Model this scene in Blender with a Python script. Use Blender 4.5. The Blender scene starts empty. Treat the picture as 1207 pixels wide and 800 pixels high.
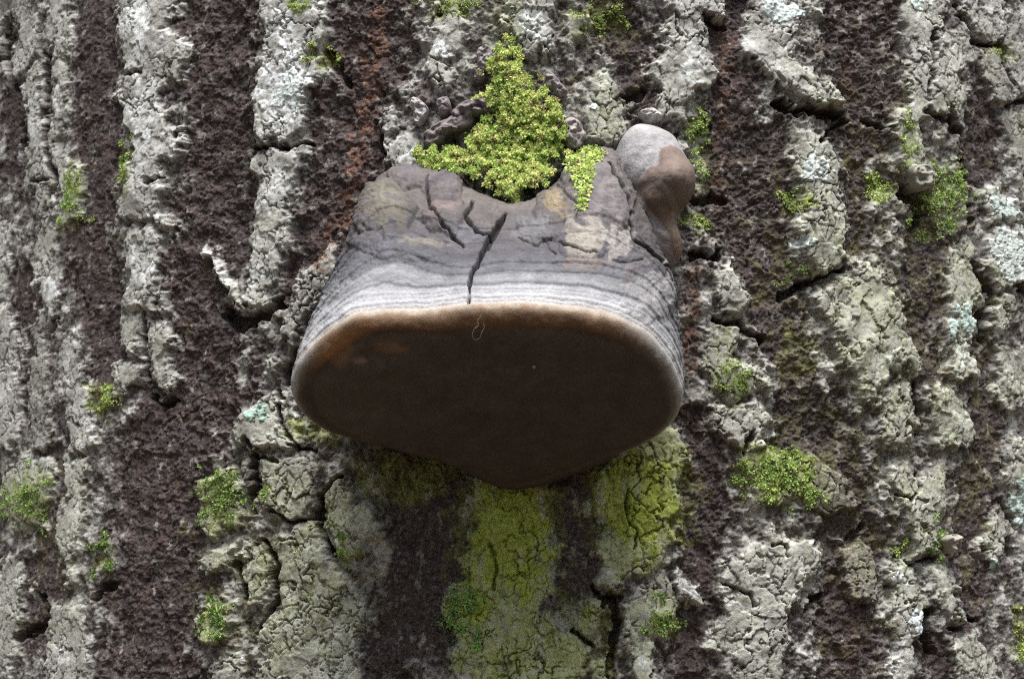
import bpy, math, numpy as np
from mathutils import Matrix, Vector
sc = bpy.context.scene
COL = sc.collection
rng = np.random.default_rng(7)
R_ = math.radians

# ------------------------------------------------------------------ camera, sky, sun, exposure
PITCH, DIST, FOCAL = R_(8), 1.36, 90.0
IMW, IMH = 1207.0, 800.0
FPX = IMW * FOCAL / 36.0
R0, ZC, CX = 0.42, 1.60, -0.0245
fwd = np.array([0, math.cos(PITCH), math.sin(PITCH)])
upv = np.array([0, -math.sin(PITCH), math.cos(PITCH)])
rgt = np.array([1.0, 0, 0])
CAM = np.array([CX, -R0, ZC]) - DIST * fwd
cd = bpy.data.cameras.new("camera")
cam = bpy.data.objects.new("camera", cd); COL.objects.link(cam)
cam.location = CAM; cam.rotation_euler = (math.pi / 2 + PITCH, 0, 0)
cd.lens, cd.sensor_width, cd.clip_end, cd.clip_start = FOCAL, 36, 500, 0.05
cd.dof.use_dof = True; cd.dof.focus_distance = 1.325; cd.dof.aperture_fstop = 20.0
sc.camera = cam

SUN_EL, SUN_AZ = R_(75), R_(9)          # soft light from high in front of the trunk, slightly off to one side
w = bpy.data.worlds.new("World"); sc.world = w; w.use_nodes = True
nt = w.node_tree; bg = nt.nodes["Background"]
sky = nt.nodes.new("ShaderNodeTexSky"); sky.sky_type = 'NISHITA'; sky.sun_disc = False
sky.sun_elevation = SUN_EL; sky.sun_rotation = math.pi - SUN_AZ
sky.air_density, sky.dust_density, sky.ozone_density = 1.0, 0.2, 1.0
hs = nt.nodes.new("ShaderNodeHueSaturation"); hs.inputs["Saturation"].default_value = 0.3
nt.links.new(sky.outputs[0], hs.inputs["Color"]); nt.links.new(hs.outputs[0], bg.inputs[0])
bg.inputs[1].default_value = 0.05
sd = bpy.data.lights.new("sun", 'SUN'); sd.energy = 1.5; sd.angle = R_(38); sd.color = (1.0, 0.975, 0.94)
sun = bpy.data.objects.new("sun", sd); COL.objects.link(sun)
sdir = Vector((math.sin(SUN_AZ) * math.cos(SUN_EL), -math.cos(SUN_AZ) * math.cos(SUN_EL), math.sin(SUN_EL)))
sun.rotation_euler = sdir.to_track_quat('Z', 'Y').to_euler(); sun.location = (0, -2, 6)
sc.cycles.use_denoising = False; sc.cycles.filter_width = 1.1
vs = sc.view_settings
vs.view_transform, vs.look, vs.exposure, vs.gamma, vs.use_curve_mapping = 'Standard', 'None', 2.6, 1.0, False

# ------------------------------------------------------------------ numpy noise
_u = np.uint32
def _h(ix, iy, seed):
    n = ix.astype(np.int32).view(_u) * _u(374761393) + iy.astype(np.int32).view(_u) * _u(668265263) + _u((seed * 1442695041) & 0xFFFFFFFF)
    n = (n ^ (n >> _u(13))) * _u(1274126177)
    n = (n ^ (n >> _u(15))) * _u(2246822519)
    return n ^ (n >> _u(16))
GC, GS = np.cos(np.arange(256) * np.pi / 128), np.sin(np.arange(256) * np.pi / 128)
def perlin(x, y, seed=0):
    x0, y0 = np.floor(x), np.floor(y); fx, fy = x - x0, y - y0
    ix, iy = x0.astype(np.int32), y0.astype(np.int32)
    ux = fx * fx * fx * (fx * (fx * 6 - 15) + 10); uy = fy * fy * fy * (fy * (fy * 6 - 15) + 10)
    def g(dx, dy):
        a = _h(ix + dx, iy + dy, seed) & 255
        return GC[a] * (fx - dx) + GS[a] * (fy - dy)
    a = g(0, 0); b = g(1, 0); c = g(0, 1); d = g(1, 1)
    t = a + (b - a) * ux
    return 1.5 * (t + ((c + (d - c) * ux) - t) * uy)
def fbm(x, y, seed=0, o=3, gain=0.5):
    s, a = 0, 1.0
    for i in range(o):
        s = s + a * perlin(x * 2.03 ** i + 17.3 * i, y * 2.03 ** i - 9.1 * i, seed + i); a *= gain
    return s
def worley(x, y, seed=0, jit=0.9, facet=False):
    x0, y0 = np.floor(x).astype(np.int32), np.floor(y).astype(np.int32)
    vx_ = np.zeros(x.shape); vy_ = np.zeros(x.shape); f1 = np.full(x.shape, 9.0); f2 = np.full(x.shape, 9.0); idn = np.zeros(x.shape)
    for dx in (-1, 0, 1):
        for dy in (-1, 0, 1):
            h = _h(x0 + dx, y0 + dy, seed)
            jx = ((h & 0xFFFF) / 65535.0 - .5) * jit + .5; jy = ((h >> 16) / 65535.0 - .5) * jit + .5
            ax_, ay_ = x - (x0 + dx + jx), y - (y0 + dy + jy); d = np.hypot(ax_, ay_)
            m = d < f1
            if facet: vx_ = np.where(m, ax_, vx_); vy_ = np.where(m, ay_, vy_)
            f2 = np.where(m, f1, np.minimum(f2, d)); idn = np.where(m, (h % 1009) / 1009.0, idn); f1 = np.where(m, d, f1)
    if facet:
        return f1, f2, idn, np.cos(idn * 41) * vx_ + np.sin(idn * 41) * vy_
    return f1, f2, idn
def sst(a, b, x):
    t = np.clip((x - a) / (b - a), 0, 1); return t * t * (3 - 2 * t)
def poly_sd(poly, x, y):                       # signed distance, positive inside
    p = np.asarray(poly, float); q = np.roll(p, -1, 0)
    d = np.full(x.shape, 1e9); ins = np.zeros(x.shape, bool)
    for (ax, ay), (bx, by) in zip(p, q):
        ex, ey = bx - ax, by - ay
        t = np.clip(((x - ax) * ex + (y - ay) * ey) / (ex * ex + ey * ey + 1e-9), 0, 1)
        d = np.minimum(d, np.hypot(x - ax - t * ex, y - ay - t * ey))
        if ay != by:
            ins ^= ((ay > y) != (by > y)) & (x < ex * (y - ay) / (by - ay) + ax)
    return np.where(ins, d, -d)
def line_d(pts, x, y):
    d = np.full(x.shape, 1e9)
    for (ax, ay), (bx, by) in zip(pts[:-1], pts[1:]):
        ex, ey = bx - ax, by - ay
        t = np.clip(((x - ax) * ex + (y - ay) * ey) / (ex * ex + ey * ey + 1e-9), 0, 1)
        d = np.minimum(d, np.hypot(x - ax - t * ex, y - ay - t * ey))
    return d
def catmull(pts, n, closed=False):
    p = np.asarray(pts, float); k = len(p)
    seg = k if closed else k - 1
    t = np.linspace(0, seg, n, endpoint=not closed); i = np.minimum(t.astype(int), seg - 1); f = (t - i)[:, None]
    def at(j): return p[j % k] if closed else p[np.clip(j, 0, k - 1)]
    a, b, c, d = at(i - 1), at(i), at(i + 1), at(i + 2)
    return .5 * (2 * b + (c - a) * f + (2 * a - 5 * b + 4 * c - d) * f * f + (3 * b - a - 3 * c + d) * f ** 3)

# ------------------------------------------------------------------ trunk shape and photograph-plane helpers
def trunk_r(z): return R0 + 0.018 * (ZC - z) + 0.16 * np.exp(-np.maximum(z, 0) / 0.28)
def project(P):
    v = P - CAM; d = v @ fwd
    d = np.where(np.abs(d) < 1e-6, 1e-6, d)
    return IMW / 2 + FPX * (v @ rgt) / d, IMH / 2 - FPX * (v @ upv) / d
def ray(px, py):
    px, py = np.asarray(px, float), np.asarray(py, float)
    d = fwd + ((px - IMW / 2) / FPX)[..., None] * rgt + ((IMH / 2 - py) / FPX)[..., None] * upv
    return d / np.linalg.norm(d, axis=-1, keepdims=True)
def hit(px, py, off=0.0):                      # pixel -> point of the smooth trunk
    d = ray(px, py); r = R0 + off
    for _ in range(4):
        A = d[..., 0] ** 2 + d[..., 1] ** 2; B = CAM[0] * d[..., 0] + CAM[1] * d[..., 1]; C = CAM[0] ** 2 + CAM[1] ** 2 - r ** 2
        t = (-B - np.sqrt(np.maximum(B * B - A * C, 0))) / A
        P = CAM + t[..., None] * d
        r = trunk_r(P[..., 2]) + off
    return P

# ------------------------------------------------------------------ traced bark plates: (outline, tone, green)
PLATES = [
 ([(-12,18),(9,20),(6,45),(2,95),(-12,95)],.7,0), ([(15,-20),(50,-20),(48,45),(50,65),(40,72),(32,90),(18,85),(21,50),(13,25)],.75,.1),
 ([(38,77),(50,72),(54,100),(55,140),(54,180),(64,225),(58,268),(48,268),(44,215),(35,205),(31,150),(31,110)],.8,0),
 ([(56,-20),(84,-20),(85,40),(80,70),(80,120),(78,170),(84,200),(92,195),(100,225),(98,265),(66,268),(70,222),(64,180),(65,110),(61,75),(56,55)],.85,.05),
 ([(132,-20),(212,-20),(212,18),(195,38),(218,45),(226,75),(220,98),(196,108),(195,128),(213,150),(216,180),(200,193),(198,238),(203,264),(147,264),(142,220),(165,180),(150,140),(137,122),(148,100),(150,60),(140,30)],.9,.03),
 ([(305,-20),(386,-20),(380,40),(372,60),(376,100),(365,120),(360,142),(350,165),(330,168),(310,165),(302,150),(296,120),(310,90),(312,40)],1.0,0),
 ([(300,178),(330,174),(362,176),(360,195),(345,220),(340,265),(335,300),(328,335),(316,362),(295,364),(290,335),(297,300),(300,260),(304,235),(298,220),(290,205)],.85,.1),
 ([(242,293),(252,300),(266,322),(279,345),(289,364),(283,366),(270,352),(256,328)],1.0,0),
 ([(512,-15),(545,-15),(540,15),(552,35),(546,65),(532,75),(540,95),(535,115),(520,112),(508,95),(505,60),(510,40)],.9,.1),
 ([(598,5),(620,-15),(662,-15),(658,35),(650,65),(615,70),(612,50),(598,35)],1.0,0), ([(664,22),(690,12),(684,48),(668,55)],.8,0),
 ([(785,10),(800,-20),(852,-20),(852,15),(832,25),(835,60),(845,90),(830,110),(815,118),(802,150),(775,140),(770,110),(765,85),(775,55)],.85,.02),
 ([(442,135),(455,120),(470,135),(474,158),(462,166),(450,152)],.7,.1), ([(455,172),(490,160),(502,180),(495,200),(470,206),(450,196)],.8,.05),
 ([(690,100),(712,80),(738,115),(745,160),(722,170),(692,165),(685,130)],.6,.3),
 ([(890,7),(905,-20),(942,-20),(943,23),(940,53),(926,66),(953,83),(975,100),(988,128),(960,126),(925,119),(908,95),(895,75),(868,66),(873,36)],.85,.05),
 ([(932,150),(975,155),(985,180),(990,220),(1000,262),(992,300),(990,314),(970,325),(955,320),(945,285),(936,240),(945,215),(930,190)],.75,.15),
 ([(1055,20),(1080,-20),(1122,-20),(1112,30),(1140,40),(1142,70),(1125,90),(1140,110),(1130,140),(1105,145),(1090,130),(1085,155),(1090,195),(1085,224),(1068,222),(1055,190),(1045,150),(1065,120),(1070,60)],.7,.12),
 ([(1130,8),(1158,-20),(1182,-20),(1188,30),(1180,52),(1160,54),(1145,35)],.75,.05), ([(1193,-20),(1225,-20),(1225,116),(1196,118),(1187,90),(1191,50)],.6,0),
 ([(1146,62),(1182,56),(1192,110),(1185,126),(1160,120)],.5,.1), ([(1176,132),(1225,125),(1225,258),(1198,232),(1186,180)],.6,.25),
 ([(1150,228),(1175,222),(1204,240),(1204,262),(1160,268)],.8,0),
 ([(-12,265),(18,265),(12,330),(8,360),(30,400),(25,440),(30,500),(20,532),(-12,532)],.8,.08),
 ([(42,272),(74,272),(69,310),(74,335),(71,365),(61,392),(50,350),(43,320)],.9,.05),
 ([(36,360),(50,365),(58,405),(66,430),(64,490),(72,530),(40,530),(34,470),(40,420)],.55,.1),
 ([(75,400),(95,405),(105,440),(108,462),(112,500),(118,532),(86,532),(82,490),(76,450)],.8,.08),
 ([(150,270),(203,270),(204,290),(195,325),(195,370),(172,365),(148,368),(158,340),(150,310)],.85,.08),
 ([(140,376),(170,370),(172,400),(166,425),(150,420),(140,395)],.7,.15), ([(178,378),(197,378),(205,405),(205,432),(210,450),(198,462),(184,458),(176,430)],.75,.15),
 ([(135,432),(150,424),(168,430),(166,452),(150,468),(138,456)],.7,.2),
 ([(300,472),(320,465),(335,452),(344,474),(358,502),(353,528),(318,530),(290,526),(280,506),(290,482)],.75,.2), ([(314,425),(328,418),(336,430),(326,442),(316,438)],.7,.1),
 ([(352,330),(395,288),(402,308),(378,360),(347,412),(340,392)],.55,.1),
 ([(5,542),(40,538),(62,547),(60,590),(55,620),(35,625),(10,615),(0,590)],.7,.2), ([(78,542),(100,542),(108,570),(105,610),(95,650),(92,690),(76,690),(71,640),(76,590)],.75,.1),
 ([(2,662),(30,657),(38,690),(30,730),(20,770),(15,820),(-12,820),(-12,700)],.7,.05), ([(62,717),(85,707),(102,722),(110,760),(95,820),(60,820),(50,770)],.75,.1),
 ([(232,567),(265,555),(290,572),(292,600),(280,625),(240,630),(235,600)],.6,.45), ([(235,660),(260,642),(284,647),(288,670),(265,680),(245,685)],.65,.2),
 ([(236,720),(265,702),(282,730),(265,760),(240,770)],.55,.4), ([(255,775),(290,765),(298,820),(250,820)],.6,.2),
 ([(310,542),(352,534),(376,562),(368,590),(358,613),(340,609),(316,600),(309,570)],.65,.3), ([(381,577),(400,562),(430,590),(448,620),(430,662),(406,650),(396,638),(385,622)],.7,.35),
 ([(317,645),(338,627),(370,620),(394,660),(420,690),(430,720),(425,760),(440,820),(315,820),(312,745),(328,722),(334,690)],.65,.25),
 ([(290,647),(305,642),(322,652),(326,680),(314,710),(300,714),(292,690)],.55,.3),
 ([(562,560),(630,560),(640,588),(634,612),(650,634),(668,642),(662,656),(648,668),(652,700),(644,716),(670,742),(690,780),(692,820),(540,820),(528,780),(540,752),(534,738),(520,716),(528,700),(548,684),(542,662),(558,644),(566,612),(552,590)],.6,.85),
 ([(716,545),(745,505),(802,505),(808,540),(796,566),(804,590),(786,612),(798,640),(780,660),(770,676),(745,682),(728,703),(700,693),(712,668),(698,648),(714,624),(694,600),(704,574)],.65,.75),
 ([(674,735),(695,702),(714,713),(706,745),(690,756)],.6,.7), ([(732,706),(780,680),(800,700),(798,740),(770,755),(780,820),(745,820),(740,760),(730,740)],.7,.45),
 ([(692,775),(720,770),(728,820),(696,820)],.5,.6),
 ([(790,690),(805,676),(825,690),(827,714),(808,716)],.85,.1),
 ([(870,540),(900,525),(930,545),(928,590),(900,600),(880,580)],.55,.5),
 ([(850,660),(890,642),(905,612),(930,630),(965,642),(960,670),(940,690),(930,720),(925,760),(915,820),(870,820),(860,770),(835,760),(845,720),(855,690)],.75,.2),
 ([(1045,552),(1068,542),(1080,560),(1110,542),(1112,580),(1100,620),(1085,655),(1072,655),(1068,620),(1050,600)],.7,.2),
 ([(1045,668),(1065,660),(1080,668),(1085,690),(1090,720),(1080,750),(1075,790),(1068,820),(1052,820),(1050,770),(1045,720)],.75,.12),
 ([(1087,668),(1110,665),(1120,690),(1132,725),(1115,738),(1105,720),(1095,700)],.7,.25), ([(1125,748),(1145,737),(1160,760),(1175,785),(1174,820),(1125,820),(1120,770)],.65,.25),
 ([(1150,640),(1165,610),(1180,597),(1190,625),(1184,655),(1165,675),(1155,660)],.65,.15),
 ([(838,312),(860,306),(872,330),(880,350),(868,371),(850,364),(838,345)],.75,.2),
 ([(830,387),(855,377),(870,395),(868,420),(885,430),(898,456),(870,470),(845,465),(830,462),(832,440),(822,430)],.6,.4),
 ([(832,475),(860,476),(890,470),(902,492),(888,515),(905,530),(880,540),(850,522),(835,497)],.75,.2),
 ([(950,347),(985,328),(1022,310),(1042,330),(1056,360),(1072,400),(1082,440),(1078,448),(1055,430),(1040,450),(1030,480),(1015,485),(1000,450),(985,405),(970,370)],.75,.15),
 ([(1037,467),(1060,448),(1078,457),(1080,500),(1070,525),(1045,530),(1027,500)],.65,.3), ([(1089,457),(1110,452),(1125,470),(1148,500),(1145,528),(1120,535),(1097,520),(1088,490)],.65,.25),
 ([(1118,297),(1135,277),(1145,297),(1140,320),(1155,340),(1145,365),(1150,390),(1140,410),(1145,440),(1125,453),(1111,445),(1118,410),(1122,370),(1120,330)],.75,.2),
 ([(1160,277),(1195,267),(1225,270),(1225,320),(1192,340),(1173,345),(1160,310)],.85,.05), ([(1161,353),(1185,351),(1195,375),(1180,398),(1165,393),(1159,370)],.65,.15),
 ([(1178,412),(1225,395),(1225,478),(1182,488),(1168,478)],.6,.2), ([(1182,522),(1225,505),(1225,585),(1196,590),(1180,560)],.65,.15),
 ([(1200,640),(1225,632),(1225,730),(1202,720)],.6,.1),
 ([(930,560),(955,535),(990,560),(1000,600),(975,610),(945,596)],.35,.1), ([(985,640),(1020,630),(1035,670),(1030,720),(1000,705)],.4,.05),
]
TUFTS = [
    (90,232,11,34,.5,.85,.1,"green moss strip on the narrow pale ridge beside a dark furrow"), (150,196,10,24,.5,.9,.05,"small moss tuft at the edge of the broad pale ridge"),
    (382,70,13,11,.5,1,0,"tiny yellow green moss tuft on the whitest bark plate"), (356,10,8,9,.5,.9,0,"tiny moss speck at the very top of the whitest plate"),
    (123,470,17,17,.6,1,0,"pale yellow green moss tuft between two leaning ridges"), (35,592,28,34,.32,.8,.1,"thin moss film on the outermost curving ridge"),
    (122,655,11,26,.35,.7,.15,"dull dark green moss patch in a wide brown furrow"), (262,588,30,30,.42,.8,.1,"moss covering a square plate beside a deep black crack"),
    (258,728,20,36,.3,.7,.15,"dark moss patch low on a crumbling plate by a brown furrow"), (315,580,12,9,.4,.9,.05,"small moss tuft just across the black crack from the mossy square plate"),
    (820,150,13,20,.55,.95,.05,"bright moss tuft just above the small fungus knob"), (822,192,10,15,.45,.9,.05,"small moss tuft touching the side of the small fungus knob"), (822,262,15,7,.5,.95,0,"flat moss tuft below the small fungus knob"),
    (935,238,17,13,.5,.9,0,"moss tuft under a whitish lichen spot"), (1064,172,8,26,.4,.8,.05,"slim moss streak down a cracked plate"), (1036,222,12,17,.7,1,0,"upright moss tuft beside a dark hollow"),
    (1112,228,28,36,.5,.85,.08,"broad moss clump sheltered in a hollow between plates"), (1090,270,14,10,.3,.8,.1,"sparse moss just under the broad moss clump"), (915,560,44,34,.5,.95,.05,"wide bright moss clump on rough brown bark below a plate corner"), (940,325,14,10,.4,.75,.1,"dark moss tuft at the mouth of a slanting crack"),
    (862,450,18,24,.18,.85,.05,"scattered moss on an olive plate beside the bracket fungus"), (1203,748,11,28,.7,1.1,0,"vivid moss clump on the outermost bark ridge low down"), (1105,638,8,20,.6,.8,.15,"dark moss tuft beside a round bark nub"), (1062,645,9,10,.35,.85,0,"yellowish moss speck on the end of a split plate"),
    (548,725,24,30,.42,.85,.22,"green moss patch in the shade low on the algae covered ridge"), (782,728,20,20,.5,.9,.1,"moss patch beside a white bark knob in the shade"), (1180,62,14,9,.35,.85,.05,"thin moss along the top of a rough plate"), (410,655,12,18,.3,.7,.1,"thin moss on the lower tip of a lit olive plate"), (706,20,40,22,.10,.7,0,"wispy olive moss threads high above the moss cushion"), (530,10,34,16,.10,.7,0,"sparse brownish moss along the upper edge of a white patch")]
CRACKS = [ # (polyline, width px, depth mm)
 ([(298,173),(318,170),(335,172),(368,174)],3,6), ([(915,124),(935,132),(955,133),(990,138)],8,11), ([(966,165),(985,150),(1000,140)],4,6), ([(945,336),(968,326),(994,316)],4,8), ([(925,350),(945,338)],9,7),
 ([(400,560),(378,588),(372,612),(386,640),(396,655)],6,9), ([(296,520),(300,560),(301,600)],8,9), ([(305,540),(330,545)],4,5), ([(322,600),(345,612),(370,615)],4,7), ([(312,636),(331,665),(326,705),(308,742)],5,8), ([(284,668),(292,700)],7,8),
 ([(740,580),(741,615),(750,622),(748,645)],3,4), ([(698,692),(711,706),(731,704)],5,6), ([(712,712),(722,700),(726,745),(715,790)],9,9), ([(581,642),(584,668),(583,695)],3,4), ([(672,742),(694,760)],4,5),
 ([(268,372),(285,384),(305,372),(330,360)],14,9), ([(180,468),(192,478),(200,470)],8,7), ([(1092,720),(1088,745),(1100,772)],12,9), ([(1152,325),(1165,345),(1156,372),(1160,402)],9,7),
 ([(1081,452),(1084,480),(1082,515)],4,7), ([(1180,588),(1193,612),(1192,650)],7,8), ([(1065,662),(1080,664),(1100,656)],3.5,6), ([(1050,583),(1065,592),(1076,578),(1082,555)],3,5), ([(1120,742),(1135,732),(1152,728)],5,7),
 ([(6,30),(13,90),(26,110),(31,160),(33,205)],7,8), ([(54,68),(59,110),(57,180),(67,224)],4,5), ([(40,214),(57,214)],3,4), ([(152,87),(170,88)],4,5), ([(174,214),(196,215)],4,5), ([(60,398),(71,372)],4,6),
 ([(48,700),(58,715),(50,735),(25,752)],8,7), ([(112,705),(130,690)],9,6), ([(172,365),(174,400),(172,450)],3,4), ([(340,520),(350,530),(375,532)],3,4), ([(330,480),(338,505),(350,525)],5,6),
 ([(1100,32),(1095,70),(1098,90),(1092,120)],3,4), ([(1128,5),(1138,25),(1150,52),(1180,56)],5,6), ([(1186,125),(1215,118)],4,6), ([(1092,130),(1108,145)],4,5), ([(1020,140),(1050,152)],5,5), ([(1118,145),(1130,155)],12,6),
 ([(835,20),(850,28)],6,5), ([(820,240),(850,232)],10,6), ([(815,300),(838,308),(846,296)],6,7), ([(850,375),(875,390),(900,400)],8,8), ([(640,60),(655,45)],2,2), ([(1180,45),(1188,100)],4,4), ([(1195,340),(1207,355)],8,6),
 ([(880,510),(876,540)],4,5), ([(855,690),(878,700),(890,715)],3,3), ([(905,640),(922,638),(925,660)],2.5,3), ([(348,415),(340,432),(342,450)],8,9), ([(330,460),(336,470)],6,5), ([(1060,225),(1085,245),(1080,262)],16,9), ([(1135,190),(1142,260)],7,6),
 ([(962,705),(950,715)],10,6), ([(1000,640),(1020,620)],8,5), ([(790,185),(795,160)],6,4), ([(740,120),(760,110)],10,6), ([(385,60),(400,80),(408,95)],10,6), ([(450,160),(452,185)],6,4),
]
RUST = [([(448,-10),(446,50),(432,110),(428,160),(415,225),(400,258),(378,312)],13), ([(822,322),(813,370),(808,432)],13), ([(850,20),(862,90),(850,180),(842,240)],7), ([(190,270),(215,330)],9), ([(420,140),(405,250)],7), ([(1000,620),(1010,760)],12), ([(205,560),(190,640)],16), ([(1000,60),(1005,120)],8)]
WHITE = [(340,100,40,70,1),(335,30,32,34,.7),(318,230,22,50,.55),(305,330,14,30,.6),(525,60,16,20,.9),(630,30,24,32,1),(165,25,22,32,.75),(65,340,10,16,.9),(175,130,28,60,.6),(178,310,20,40,.65),(70,130,12,70,.5),(45,150,8,60,.4),(920,15,22,20,.8),(960,195,14,16,.9),(812,80,28,46,.6),(960,110,18,14,.4),(80,560,9,14,.4),(1030,430,18,18,.5),(1130,420,8,20,.7),(80,770,14,22,.6),(1055,770,12,18,.5),(270,330,14,18,.9),(1065,685,9,9,.7),(755,775,14,18,.6),(810,695,16,12,.6),(900,785,18,14,.4),(480,190,16,10,.5),(1110,60,14,18,.4),(20,700,10,40,.4)]
ALG = [(600,630,75,110,1),(755,590,75,90,.95),(640,760,120,70,.5),(480,560,90,40,.6),(560,700,30,50,.9),(690,730,60,40,.5),(400,600,40,40,.35),(860,450,35,40,.4),(265,600,35,45,.5),(260,730,25,40,.4),(1020,380,50,50,.15),(1110,240,45,50,.4),(385,505,50,20,.8),(940,420,30,40,.45),(35,590,30,40,.35),(710,30,60,40,.25),(905,560,50,45,.4),(590,30,50,40,.3),(825,190,25,60,.35),(1100,480,60,60,.15),(1040,420,230,430,.22),(330,680,130,170,.28),(60,640,90,200,.15),(700,100,120,90,.12)]

DARKF = [ # the wide dark brown furrows: (centre line, half width)
 ([(112,-40),(116,150),(108,260),(116,370),(128,430)],26), ([(255,-40),(258,150),(258,260),(238,350),(228,440)],46), ([(228,440),(200,560),(190,650),(170,840)],58), ([(440,-40),(430,100),(412,220),(372,320)],46), ([(505,545),(498,600),(518,650),(490,720)],50), ([(676,560),(668,600),(690,640),(676,690)],26), ([(478,730),(455,780),(470,840)],36),
 ([(868,20),(862,150),(852,240),(900,330),(925,380)],30), ([(900,170),(912,240),(905,300)],28), ([(1012,-40),(1012,100),(1008,160)],40), ([(1012,180),(1010,250),(1008,290)],16), ([(1090,290),(1085,380),(1095,450)],28), ([(820,500),(830,620),(818,680),(812,840)],26), ([(965,500),(985,580),(1012,660),(995,760),(985,840)],36), ([(1155,560),(1150,640),(1138,720)],22), ([(715,20),(758,60),(752,130)],34), ([(925,390),(945,470),(930,530)],26), ([(1165,60),(1158,130),(1150,210)],18), ([(1158,330),(1162,450),(1165,530)],16), ([(715,740),(710,840)],16), ([(30,330),(36,450),(70,560),(62,690)],16), ([(14,20),(20,110),(14,200)],14), ([(1100,760),(1105,840)],18), ([(55,620),(40,760)],14)]
# ------------------------------------------------------------------ trunk relief and colour masks over any grid of (angle, height)
def bark_field(TH, Z):
    T2, Z2 = np.meshgrid(TH, Z)
    RR = trunk_r(Z2)
    Nn = np.stack([np.sin(T2), -np.cos(T2), np.zeros_like(T2)], -1)
    P0 = Nn * RR[..., None]; P0[..., 2] = Z2
    px, py = project(P0)
    facing = np.cos(T2) > 0.45
    px = np.where(facing, px, T2 * R0 / 0.00045 + 660); py = np.where(facing, py, 400 - (Z2 - ZC) / 0.00045)
    wout = np.maximum(sst(20, 90, np.maximum(np.abs(px - IMW / 2) - IMW / 2, np.abs(py - IMH / 2) - IMH / 2)), ~facing * 1.0)
    S, Tm = T2 * R0 / 0.00045, -Z2 / 0.00045      # surface coordinates, in units of about one photograph pixel
    wx = px + 9 * fbm(S / 38, Tm / 44, 11, 3, .6) + 2.6 * fbm(S / 8, Tm / 8, 15, 3, .65)
    wy = py + 9 * fbm(S / 38, Tm / 44, 21, 3, .6) + 2.6 * fbm(S / 8, Tm / 8, 25, 3, .65)
    sdm = np.full(px.shape, -60.0); pid = np.full(px.shape, -1, int); tone = np.zeros(px.shape); alg = np.zeros(px.shape); tilt = np.zeros(px.shape)
    prng = np.random.default_rng(3)
    for i, (pl, tn, gr) in enumerate(PLATES):
        a = np.asarray(pl, float); lo, hi = a.min(0) - 45, a.max(0) + 45
        m = (px > lo[0]) & (px < hi[0]) & (py > lo[1]) & (py < hi[1]) & facing
        if not m.any(): continue
        s = poly_sd(pl, wx[m], wy[m]); old = sdm[m]; b = s > old
        c = a.mean(0); tx, ty = prng.uniform(-.03, .03, 2); ty += .022; hh = prng.uniform(-1.5, 1.5)
        tl = np.clip(hh + tx * (px[m] - c[0]) + ty * (py[m] - c[1]), -3.5, 3.5)
        sdm[m] = np.where(b, s, old); pid[m] = np.where(b, i, pid[m]); tone[m] = np.where(b, tn, tone[m]); alg[m] = np.where(b, gr, alg[m]); tilt[m] = np.where(b, tl, tilt[m])
    # beyond the traced area the bark goes on in ridges of the same width
    gen = np.sin(2 * np.pi * (S / 165 + .95 * fbm(S / 190, Tm / 380, 31, 3))) + 1.0 * fbm(S / 60, Tm / 90, 33, 3)
    sdm = sdm * (1 - wout) + wout * (gen * 22 - 6)
    tone = tone * (1 - wout) + wout * .7; pid = np.where(wout > .5, -1, pid)
    ridge = sst(-5, 9, sdm)
    top = sst(-4, 6, sdm)
    dkf = np.zeros(px.shape); dkn = .38 * fbm(S / 32, Tm / 44, 37, 4, .65)
    for pts, wd in DARKF:
        dkf = np.maximum(dkf, sst(1.3, .6, line_d(pts, wx, wy) / wd + dkn))
    dkf = dkf * (1 - wout) + wout * sst(.2, -.5, gen)
    # rough granular furrow bark: crumbs of several sizes
    jx, jy = .45 * fbm(S / 9, Tm / 9, 5, 2), .45 * fbm(S / 9, Tm / 9, 6, 2)
    f1, f2, wid = worley(S / 11 + jx, Tm / 9 + jy, 51)
    h1, h2, hid = worley(S / 5.2 + 1.6 * jx, Tm / 4.6 + 1.6 * jy, 53)
    g3 = perlin(S / 2.6, Tm / 2.6, 47)
    grain = 1.5 * (wid - .5) + 1.9 * (.5 - f1) + 1.0 * (hid - .5) + 1.3 * (.5 - h1) + .45 * g3 + 1.8 * fbm(S / 26, Tm / 34, 41, 2) + 2.0 * (.3 - np.abs(fbm(S / 34, Tm / 40, 43, 2)))
    grain = grain * .68
    # pale plates: flat, finely crackled and scaling
    rough = sst(.1, .8, fbm(S / 45, Tm / 45, 61, 3) - 1.6 * (tone - .70))
    c1, c2, cid, cfa = worley(S / 12 + .3 * fbm(S / 12, Tm / 16, 71, 2), Tm / 21 + .3 * fbm(S / 12, Tm / 16, 72, 2), 73, .95, True)
    crk = sst(.11, .03, c2 - c1) * sst(-.3, .15, fbm(S / 50, Tm / 50, 75, 2) + .5 * (.8 - tone))
    e1, e2, eid, efa = worley(S / 30 + .45 * fbm(S / 26, Tm / 26, 81, 3), Tm / 40 + .45 * fbm(S / 26, Tm / 26, 83, 3), 85, .9, True)
    crk2 = sst(.07, .01, e2 - e1) * sst(-.1, .3, perlin(S / 70, Tm / 70, 86))
    plate = .8 * tilt + .22 * fbm(S / 7, Tm / 9, 91, 3, .6) + (.22 + .6 * rough) * (cid - .5) - 1.0 * crk - 2.2 * crk2 + 1.1 * (eid - .5) + 1.1 * efa + .35 * cfa * (.4 + rough)
    plate = plate + (.03 + .42 * rough) * .7 * grain
    hgt = (1 - top) * (grain + 1.2 * efa + 1.2 * (eid - .5) + 2.2 * (1 - dkf) * sst(-.2, .5, fbm(S / 26, Tm / 30, 93, 3))) + top * plate + 5.0 * top + 2.2 * fbm(S / 90, Tm / 120, 95, 3) - 2.2 * dkf * (1 - top)
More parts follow.
